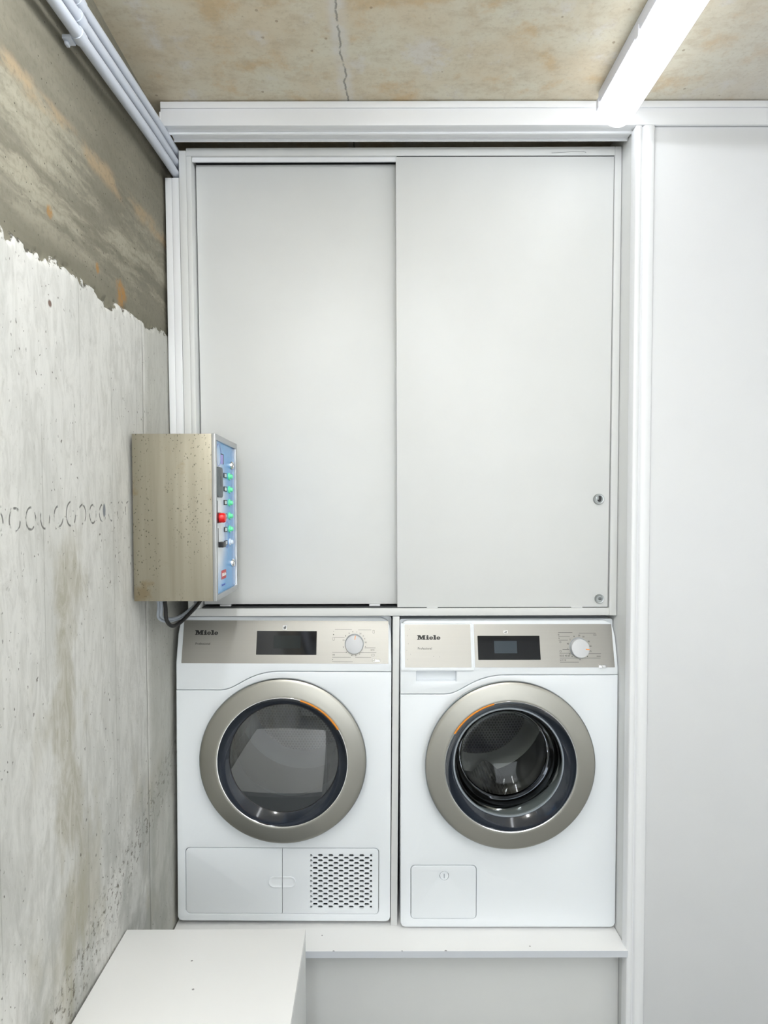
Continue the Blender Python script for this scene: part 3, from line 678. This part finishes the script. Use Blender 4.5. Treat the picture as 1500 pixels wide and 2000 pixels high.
    if dryer:
        ln(.139, .186, .8140); ln(.204, .240, .8125); ln(.139, .166, .7925); ln(.222, .252, .7655); ln(.133, .172, .7535); ln(.208, .254, .7530)
        ln(.133, .184, .7405); ln(.196, .240, .7405); ln(.133, .190, .7285)
        fr_(.244, .249, .8040, .8120); fr_(.133, .1385, .7850, .7930); fr_(.241, .249, .7435, .7490)
        mk.append(flat(circ(.1355, .8000, .0014, 10), (), Y0 - .0003, Y0)); mk.append(flat(circ(.1355, .8085, .0011, 3), (), Y0 - .0003, Y0)); mk.append(flat(circ(.134, .7345, .0010, 10), (), Y0 - .0003, Y0))
        tx('ECO', .0052, .244, .7578); tx('AB', .0052, .1365, .7452)
        angs = (-8, -28, 12, 32, 50, 66, 84, 104, 152, 172, 192, 224, 252, 286, -50)
        nums = ('', '', '1', '25', '3', '4', '50', '6', '7', '8', '', '', '9', '10', '')
    else:
        ln(.139, .178, .8130); ln(.196, .242, .8120); ln(.139, .170, .8030); ln(.139, .164, .7935); ln(.148, .166, .7690); ln(.139, .170, .7590)
        ln(.215, .252, .7580); ln(.139, .250, .7465); ln(.139, .190, .7360)
        fr_(.236, .243, .8045, .8090); fr_(.140, .1445, .7620, .7665); fr_(.141, .1455, .7860, .7895)
        mk.append(flat(circ(.1400, .8075, .0019, 6), [circ(.1400, .8075, .0012, 6)], Y0 - .0003, Y0)); mk.append(flat(circ(.1405, .7985, .0016, 3), (), Y0 - .0003, Y0))
        tx('ECO 40 60', .0062, .139, .7505, 'LEFT'); fr_(.240, .250, .7500, .7525)
        tx('U', .006, .141, .7395); tx('V', .006, .147, .7395); mk.append(flat(circ(.1535, .7415, .0020, 12), [circ(.1535, .7415, .0014, 12)], Y0 - .0003, Y0))
        angs = (-22, 4, 26, 60, 84, 108, 138, 180, 222, -48, -72, -96, -122)
        nums = ('', '30', '20', '40', '60', '75', '', '', '', '2', '90', '5', '6')
    for a, q in zip(angs, nums):
        u, v = kx + .0315 * math.sin(math.radians(a)), kz + .0315 * math.cos(math.radians(a))
        if q: tx(q, .0056, u, v - .0018)
        else: mk.append(flat(circ(u, v, .0012, 10), (), Y0 - .0003, Y0))
    link('dial_markings', bend(join_me(mk)), M['ink'], cp)
    kb = link('dial', bend(lathe([(0.0248, Y0), (0.0248, -0.013), (0.0240, -0.0150), (0.0215, -0.0162), (0, -0.0166)], 56, kx, kz)), M['dial'], root)
    link('dial_collar', bend(lathe([(0.0262, Y0), (0.0262, -0.0024), (0.0250, -0.0028), (0.0248, Y0)], 56, kx, kz)), M['gasket'], kb)
    a = math.radians(8 if dryer else 96); ux, uz = math.sin(a), math.cos(a)
    pts = [(kx + ux * r + uz * w_, kz + uz * r - ux * w_) for r, w_ in ((0.0135, -.0009), (0.0232, -.0009), (0.0232, .0009), (0.0135, .0009))]
    link('pointer', bend(flat(pts, (), -0.0172, -0.0160)), M['orange'], kb)
    # ---- porthole door
    dm = empty('door', (0, 0, 0)); dm.parent = root
    R = 0.2255 if dryer else 0.2275
    ringp = [(0.185, -0.002), (R - 0.006, -0.0005), (R - 0.004, -0.010), (R, -0.024), (R + 0.0005, -0.032), (R - 0.0015, -0.037), (R - 0.0055, -0.0393), (R - 0.0095, -0.0399),
             (0.205, -0.0424), (0.190, -0.0442), (0.1825, -0.0451), (0.1795, -0.0454), (0.1775, -0.0450), (0.1765, -0.0435), (0.1765, -0.040), (0.182, -0.030)]
    rg = link('door_ring', lathe(ringp[:-1] + [(0.180, -0.02)], 128, cx, cz, closed=True), M['ring'], root)
    link('inner_rim', lathe([(0.1775, -0.0446), (0.1768, -0.0452), (0.1752, -0.0448), (0.1746, -0.0430), (0.1752, -0.0405), (0.1775, -0.0400)], 128, cx, cz, closed=True), M['chrome'], rg)
    link('outer_rim', lathe([(R - 0.0035, -0.012), (R + 0.0012, -0.026), (R + 0.0014, -0.0325), (R + 0.0002, -0.0345), (R - 0.001, -0.030)], 128, cx, cz, closed=True), M['ring2'], rg)
    bz = link('door_bezel', lathe([(0.1748, -0.041), (0.1742, -0.039), (0.1512, -0.0125), (0.1500, -0.0115), (0.1495, -0.0100), (0.176, -0.006)], 128, cx, cz, closed=True), M['bezel'], root)
    a0, a1 = (math.radians(16), math.radians(59)) if dryer else (math.radians(-59), math.radians(-15))
    link('orange_accent', lathe([(0.1780, -0.0462), (0.1748, -0.0458), (0.1712, -0.0400), (0.1722, -0.0370), (0.1762, -0.0410)], 30, cx, cz, a0, a1, closed=True), M['orange'], rg)
    bpy.data.objects.remove(dm)
    if dryer:
        gl = link('door_glass', lathe([(0, -0.0140), (0.06, -0.01385), (0.12, -0.0132), (0.1508, -0.0120)], 96, cx, cz), M['glass_flat'], root)
        link('glass_seal', lathe([(0.1512, -0.0122), (0.1500, -0.0130), (0.1485, -0.0126), (0.1490, -0.0112)], 96, cx, cz, closed=True), M['black'], gl)
    else:
        # deep glass bowl with folds
        P = [(0.1508, -0.0120), (0.1470, -0.0135), (0.1430, -0.0125), (0.1405, -0.0090), (0.1370, 0.0000), (0.1330, 0.020), (0.1290, 0.035), (0.1285, 0.050), (0.1245, 0.070),
             (0.1200, 0.078), (0.1080, 0.083), (0.1020, 0.080), (0.0960, 0.086), (0.0800, 0.094), (0.0500, 0.101), (0.0200, 0.104), (0, 0.1045)]
        gl = link('glass_bowl', lathe(P, 128, cx, cz), M['glass_bowl'], root)
        P2 = [(0.1445, -0.0118), (0.1395, -0.0040), (0.1335, 0.018), (0.1265, 0.042), (0.1225, 0.064), (0.1130, 0.0725), (0.0960, 0.078), (0.0780, 0.0865), (0.0490, 0.0935), (0.0200, 0.0965), (0, 0.097)]
        link('bowl_inside', lathe(P2, 128, cx, cz), M['glass_bowl'], gl)
        link('glass_seal', lathe([(0.1512, -0.0120), (0.1500, -0.0142), (0.1470, -0.0150), (0.1460, -0.0130), (0.1490, -0.0105)], 96, cx, cz, closed=True), M['gasket'], gl)
        link('bowl_collar', lathe([(0.1500, -0.0085), (0.1440, 0.0060), (0.1415, 0.030), (0.1425, 0.034), (0.1560, 0.030), (0.1600, 0.0)], 96, cx, cz, closed=True), M['gasket'], root)
    # ---- drum behind the glass
    rim_y = 0.030 if dryer else 0.050
    link('opening_ring', lathe([(0.185, 0.046), (0.186, 0.075), (0.170, 0.110), (0.168, 0.128), (0.178, 0.140), (0.215, 0.142), (0.215, 0.05)], 96, cx, cz), M['gasket_dark' if dryer else 'gasket'], root)
    dr_ = link('drum', lathe([(0.172, 0.150), (0.180, 0.145), (0.235, 0.150), (0.2365, 0.30), (0.235, 0.50), (0.20, 0.515), (0.0, 0.520)], 96, cx, cz), M['drum_dark' if dryer else 'drum'], root)
    link('drum_back', lathe([(0.0, 0.498), (0.10, 0.4975), (0.125, 0.503), (0.165, 0.506), (0.175, 0.513)], 72, cx, cz), M['drum_perf'], dr_)
    for k in range(3):
        a = math.radians((20, 140, 260)[k] if dryer else (-65, 55, 175)[k]); bm = bmesh.new()
        rows = []
        for yy, sc2 in ((0.175, .35), (0.20, .9), (0.33, 1.0), (0.46, .9), (0.495, .35)):
            row = []
            for q in range(9):
                tq = -1 + q / 4; ang = a + tq * 0.24 * (0.6 + 0.4 * sc2); rad = 0.236 - 0.062 * sc2 * (1 - tq * tq) ** 1.0
                row.append(bm.verts.new((cx + rad * math.sin(ang), yy, cz + rad * math.cos(ang))))
            rows.append(row)
        for A_, B_ in zip(rows, rows[1:]):
            for i in range(8): bm.faces.new((A_[i], A_[i + 1], B_[i + 1], B_[i]))
        link('lifter', bm_me(bm, sm=60), M['drum_perf'] if not dryer else M['drum_dark'], dr_)
dry = empty('tumble_dryer', (-0.2495, 1.745, 0.464)); dry.rotation_euler = (0, 0.006, 0)
tag(dry, 'white tumble dryer with black display and hexagonal vent grille, left of the two machines', 'dryer')
machine(dry, 'dryer')
wsh = empty('washing_machine', (0.3705, 1.728, 0.457), -0.004)
tag(wsh, 'white washing machine with detergent drawer and small square service flap, right of the dryer', 'washing machine')
machine(wsh, 'washer')
for r_ in (dry, wsh):
    for c_ in r_.children:
        if c_.name.split('.')[0] == 'foot':
            m4 = c_.matrix_local.copy(); m4.translation.z -= r_.location.z - 0.45 - m4.translation.x * r_.rotation_euler.y; c_.matrix_local = m4

# ------------------------------------------------------------------ low cabinet in the foreground
bc = empty('low_cabinet', (-0.348, 1.0, 0))
tag(bc, 'low white cabinet with flat top against the concrete wall in the foreground', 'cabinet')
x0, x1, y0, y1 = -0.2035, 0.1965, -0.38, 0.400
box('top', M['shelf'], bc, x0, x1, y0, y1, 0.652, 0.67, 0.0008)
box('side', M['cab'], bc, x1 - 0.0185, x1 - 0.0005, y0 + .001, y1 - .002, 0.0, 0.6515, 0.0006)
box('side', M['cab'], bc, x0 + 0.0005, x0 + 0.0185, y0 + .001, y1 - .002, 0.0, 0.6515, 0.0006)
box('back', M['cab'], bc, x0 + 0.019, x1 - 0.019, y1 - 0.012, y1 - .003, 0.0, 0.6515, 0.0006)
fd = box('door', M['cab'], bc, x0 + 0.0195, x1 - 0.0195, y0 + .001, y0 + .019, 0.01, 0.650, 0.001)

# ------------------------------------------------------------------ payment / control box on the concrete wall
BX, BY, BZ = -0.4525, 1.575, 1.590
b = empty('control_box', (BX, BY, BZ))
tag(b, 'weathered steel coin control box with blue button panel fixed to the concrete wall', 'control box')
hx_, hy_, hz_ = 0.0945, 0.115, 0.191
box('casing', M['case'], b, -hx_, hx_ - 0.0078, -hy_, hy_, -hz_, hz_, 0.0008)
me = flat(rrect(-hy_ - .0005, hy_ + .0005, -hz_ - .0005, hz_ + .0005, 0.001), [rrect(-hy_ + .012, hy_ - .012, -hz_ + 0.013, hz_ - 0.013, 0.001)], -(hx_ + 0.001), -(hx_ - 0.0077), 0.0006)
me.transform(Matrix(((0, -1, 0, 0), (1, 0, 0, 0), (0, 0, 1, 0), (0, 0, 0, 1))))
link('front_frame', me, M['frame'], b)
XFp = hx_ - 0.0045
pn = box('button_panel', M['print'], b, XFp - 0.003, XFp, -hy_ + .004, hy_ - .004, -hz_ + .004, hz_ - .004)
pn.data.transform(Matrix.Identity(4))
def bl(yy, zz): return yy - BY, zz - BZ
Ry = Matrix(((0, -1, 0, 0), (1, 0, 0, 0), (0, 0, 1, 0), (0, 0, 0, 1)))     # turns a front-facing (-y) plate to face +x
def yplate(outer, holes=(), out=0.001, thick=0.001, bev=0.0):
    """outline in (y, z) local; stands 'out' proud of the panel"""
    me = flat(outer, holes, -out, -out + thick, bev); me.transform(Matrix(((0, -1, 0, XFp), (1, 0, 0, 0), (0, 0, 1, 0), (0, 0, 0, 1)))); return me
def ylathe(profile, yy, zz, seg=28):
    me = lathe(profile, seg); me.transform(Matrix(((0, -1, 0, XFp), (1, 0, 0, yy), (0, 0, 1, zz), (0, 0, 0, 1)))); return me
y_, z_ = bl(1.5075, 1.6730)
cs = link('coin_slot_plate', yplate(rrect(y_ - .0265, y_ + .0265, z_ - .0355, z_ + .0355, .010), (), .005, .005, .0012), M['plate_grey'], b)
link('coin_slot', yplate(rrect(y_ + .002, y_ + .0055, z_ - .010, z_ + .014, .0012), (), .0054, .001), M['black'], cs)
for k in range(6):
    yy, zz = bl(1.5735, 1.6925 - k * 0.0330)
    dsp = link('digit_display', yplate(rrect(yy - .0150, yy + .0150, zz - .0058, zz + .0058, .0005), (), .002, .002), M['gap'], b)
    link('display_face', yplate(rrect(yy - .0105, yy + .0100, zz - .0040, zz + .0040, .0003), (), .0023, .0004), M['clear'], dsp)
    yb = yy + .044
    bt = link('push_button', ylathe([(0, -.0100), (.0045, -.0096), (.0055, -.0080), (.0058, -.0030)], yb, zz), M['green'] if k < 5 else M['clear'], b)
    if k == 5: bt['label'] = 'clear unlit push button'
    link('button_bezel', ylathe([(.0058, -.0034), (.0086, -.0030), (.0092, -.0010), (.0092, 0)], yb, zz), M['clear'] if k == 5 else M['green'], bt)
    link('number_print', yplate(rrect(yb + .013, yb + .021, zz - .004, zz + .004, .002), [rrect(yb + .0155, yb + .0185, zz - .0022, zz + .0022, .001)], .0004, .0003), M['blue_print'], b)
y_, z_ = bl(1.4960, 1.6155)
link('printed_line', yplate(rrect(y_ - .0012, y_ + .0012, z_ - .014, z_ + .014, .0004), (), .0006, .0005), M['ink'], b)
y_, z_ = bl(1.505, 1.5895)
eb = link('reject_button', ylathe([(0, -.0170), (.0095, -.0165), (.0115, -.0130), (.0115, 0)], y_, z_), M['red'], b); eb['label'] = 'red round push button'
link('button_base', yplate(rrect(y_ - .016, y_ + .012, z_ - .0125, z_ + .0125, .002), (), .003, .003), M['black'], eb)
y_, z_ = bl(1.5000, 1.5485)
link('printed_line', yplate(rrect(y_ - .0012, y_ + .0012, z_ - .017, z_ + .017, .0004), (), .0006, .0005), M['ink'], b)
y_, z_ = bl(1.512, 1.5260)
link('coin_return', yplate(rrect(y_ - .012, y_ + .016, z_ - .0065, z_ + .0065, .002), (), .012, .012, .001), M['black'], b)
mk = []
for (yy, zz, ra, rb) in ((1.512, 1.737, .024, .026), (1.592, 1.547, .022, .034)):
    yy, zz = bl(yy, zz); mk.append(yplate(circ(yy, zz, ra, 40, rb), [circ(yy, zz, ra - .0014, 40, rb - .0014)], .0004, .0003))
link('oval_print', join_me(mk), M['blue_print'], b)
yy, zz = bl(1.546, 1.7305)
link('figure_print', join_me([yplate(rrect(yy - .014, yy + .010, zz - .012, zz + .010, .004), (), .0004, .0003)]), M['violet'], b)
link('bracket_print', yplate([(yy + .010, zz - .012), (yy + .015, zz - .012), (yy + .015, zz + .0125), (yy - .014, zz + .0125), (yy - .014, zz + .0105), (yy + .010, zz + .0105)], (), .0005, .0003), M['ink'], b)
for (yy, zz) in ((1.640, 1.722), (1.641, 1.473)):
    yy, zz = bl(yy, zz)
    k_ = link('cam_lock', ylathe([(0, -.0050), (.0055, -.0050), (.0062, -.0062), (.0085, -.0066), (.0100, -.0040), (.0100, 0)], yy, zz), M['chrome'], b)
    link('keyway', yplate(rrect(yy - .0008, yy + .0008, zz - .0035, zz + .0035, .0004), (), .0054, .0006), M['black'], k_)
yy, zz = bl(1.552, 1.4520)
lb = link('logo_label', yplate(rrect(yy - .0235, yy + .0235, zz - .0105, zz + .0105, .0008), (), .0006, .0005), M['label_red'], b)
me = logo(-0.0190, -0.0034, 0.0070, 0.0); me.transform(Matrix(((0, -1, 0, XFp + .0007), (1, 0, 0, yy), (0, 0, 1, zz), (0, 0, 0, 1))))
link('logo', me, M['white_print'], lb)
yy, zz = bl(1.548, 1.427)
me = text_me('Professional', 0.0075, -.018, -.002, 0.0); me.transform(Matrix(((0, -1, 0, XFp + .0003), (1, 0, 0, yy), (0, 0, 1, zz), (0, 0, 0, 1))))
link('lettering', me, M['blue_print'], b)
for yy in (-0.08, 0.03):
    link('mounting_screw', lathe([(0, 0), (.006, 0), (.006, .003), (0, .004)], 16), M['grey_metal'], b).matrix_local = Matrix.Translation((-hx_ + .02 + (yy + .08) * .5, yy, hz_ + 0.0005)) @ Matrix.Rotation(math.pi / 2, 4, 'X')

# cables hanging below the box and running behind the dryer
def cable(pts, r, mat, label, name='cable'):
    o = link(name, tube(bezier(pts, 14), r, 10), M[mat]); tag(o, label, 'cable', 'cables under the steel control box'); return o
zb_ = 1.3840
cable([(-0.520, 1.545, zb_ + .004), (-0.521, 1.55, 1.37), (-0.523, 1.555, 1.345), (-0.515, 1.60, 1.329), (-0.490, 1.66, 1.333), (-0.474, 1.715, 1.352), (-0.545, 1.85, 1.37)], 0.0036, 'cable_grey', 'outermost of the grey cables looping below the steel control box')
cable([(-0.511, 1.540, zb_ + .004), (-0.512, 1.545, 1.37), (-0.513, 1.55, 1.348), (-0.503, 1.60, 1.336), (-0.488, 1.65, 1.341), (-0.470, 1.72, 1.368), (-0.540, 1.86, 1.38)], 0.0036, 'cable_grey', 'inner grey cable beside the black one below the steel control box')
cable([(-0.501, 1.535, zb_ + .004), (-0.501, 1.54, 1.372), (-0.500, 1.545, 1.340), (-0.492, 1.575, 1.322), (-0.478, 1.64, 1.336), (-0.462, 1.72, 1.375), (-0.535, 1.86, 1.39)], 0.0048, 'rubber', 'black cable bent under the steel control box')
gl_ = link('cable_gland', lathe([(.006, 0), (.019, 0), (.019, .008), (.014, .010), (.006, .010)], 24, closed=True), M['cable_grey'], b)
gl_.matrix_local = Matrix.Translation((-0.511 - BX, 1.541 - BY, -hz_ - .0005)) @ Matrix.Rotation(-math.pi / 2, 4, 'X') @ Matrix.Scale(1, 4)

# ------------------------------------------------------------------ three conduits along the top of the concrete wall
for k, wd in enumerate(('lowest', 'middle', 'uppermost')):
    dz = 0.0295 * k
    p = [(-0.5285, -2.25, 2.453 - 0.03 + dz), (-0.5285, 0.2, 2.38 + dz), (-0.5285, 1.10, 2.454 + dz), (-0.5285, 1.745, 2.5115 + dz), (-0.5285, 2.40, 2.550 + dz)]
    p = [(-0.5285, -2.25, 2.34 + dz), (-0.5285, 0.0, 2.356 + dz), (-0.5285, 1.10, 2.454 + dz), (-0.5285, 1.745, 2.5125 + dz), (-0.5285, 2.40, 2.530 + dz)]
    o = link('conduit', tube(bezier(p, 10), 0.0105, 20), M['conduit'])
    tag(o, f'pale grey plastic conduit, {wd} of the three running under the ceiling', 'conduit', 'conduits on the concrete wall')
    for yc in (1.185, 0.35):
        zc = 2.454 + (yc - 1.10) * 0.0905 + dz if yc > 1 else None
        if zc is None: continue
        bm = bmesh.new()
        cl = lathe([(0.0105, -0.010), (0.0125, -0.010), (0.0125, 0.010), (0.0105, 0.010)], 24, -0.5285, zc, closed=True); cl.transform(Matrix.Translation((0, yc, 0)))
        bm.from_mesh(cl); bpy.data.meshes.remove(cl)
        cl = link('clip', bm_me(bm), M['conduit'], o)
        bm = bmesh.new(); bx(bm, -0.5545, -0.538, yc - 0.010, yc + 0.010, zc - 0.0115, zc - 0.004, 0.001)
        link('clip_base', bm_me(bm), M['conduit'], cl)
        if k == 0: link('clip_screw', boxes([(-0.553, -0.546, yc - 0.006, yc + 0.006, zc - 0.018, zc - 0.0117)], 0.002), M['conduit'], cl)

# ------------------------------------------------------------------ lamps
def batten(loc, length, mat, label):
    r = empty('ceiling_light', loc); tag(r, label, 'lamp')
    hw, hl = 0.042, length / 2
    bm = bmesh.new(); bx(bm, -hw - .002, hw + .002, -hl + .006, hl - .006, -0.0335, 0, 0.005)
    link('housing', bm_me(bm), M['lamp_body'], r)
    # diffuser: half-tube with rounded ends
    bm = bmesh.new(); n, rows = 16, []
    ends = [(0, 0.0), (0.001, 0.42), (0.004, 0.68), (0.010, 0.87), (0.019, 0.97), (0.030, 1.0)]
    st = [(-hl + a, s) for a, s in ends] + [(hl - a, s) for a, s in reversed(ends)]
    for yy, s in st:
        row = []
        for i in range(n + 1):
            a = math.pi * i / n
            row.append(bm.verts.new((-hw * math.cos(a) * (0.55 + 0.45 * s), yy, -0.034 - 0.062 * (s if s > 0 else 0.02) * math.sin(a) ** 0.8 if 0 < i < n else -0.034)))
        rows.append(row)
    for A_, B_ in zip(rows, rows[1:]):
        for i in range(n): bm.faces.new((A_[i], A_[i + 1], B_[i + 1], B_[i]))
        bm.faces.new((A_[0], B_[0], B_[n], A_[n]))
    bm.faces.new(rows[0]); bm.faces.new(rows[-1])
    link('diffuser', bm_me(bm, sm=60), mat, r)
    for yy in (hl - 0.010, hl - 0.245, 0.0, -hl + 0.245, -hl + 0.010):
        bm = bmesh.new()
        bm.free()
        for s in (-1, 1): box('clip', M['lamp_body'], r, *sorted((s * (hw + .0005), s * (hw + .0045))), yy - 0.008, yy + 0.008, -0.044, -0.020, 0.001)
    return r
batten((0.600, 1.618 - 0.63, ZC_), 1.26, M['diffuser'], 'lit white tubular batten lamp on the concrete ceiling above the sliding door rail')
batten((0.600, -0.42, ZC_), 1.26, M['diffuser2'], 'added fill batten lamp on the ceiling, unseen above the viewer, in line with the first')
batten((-0.12, 0.30, ZC_), 1.26, M['diffuser3'], 'lit batten lamp on the ceiling above the foreground cabinet, out of the picture')
batten((-0.12, -1.10, ZC_), 1.26, M['diffuser3'], 'lit batten lamp on the ceiling at the back left, out of the picture')
# fine print too small to take apart
for o in bpy.data.objects:
    if o.name.split('.')[0] in ('scratches', 'dial_markings', 'oval_print', 'lettering', 'logo', 'sticker_print') and o.type == 'MESH': o['kind'] = 'stuff'
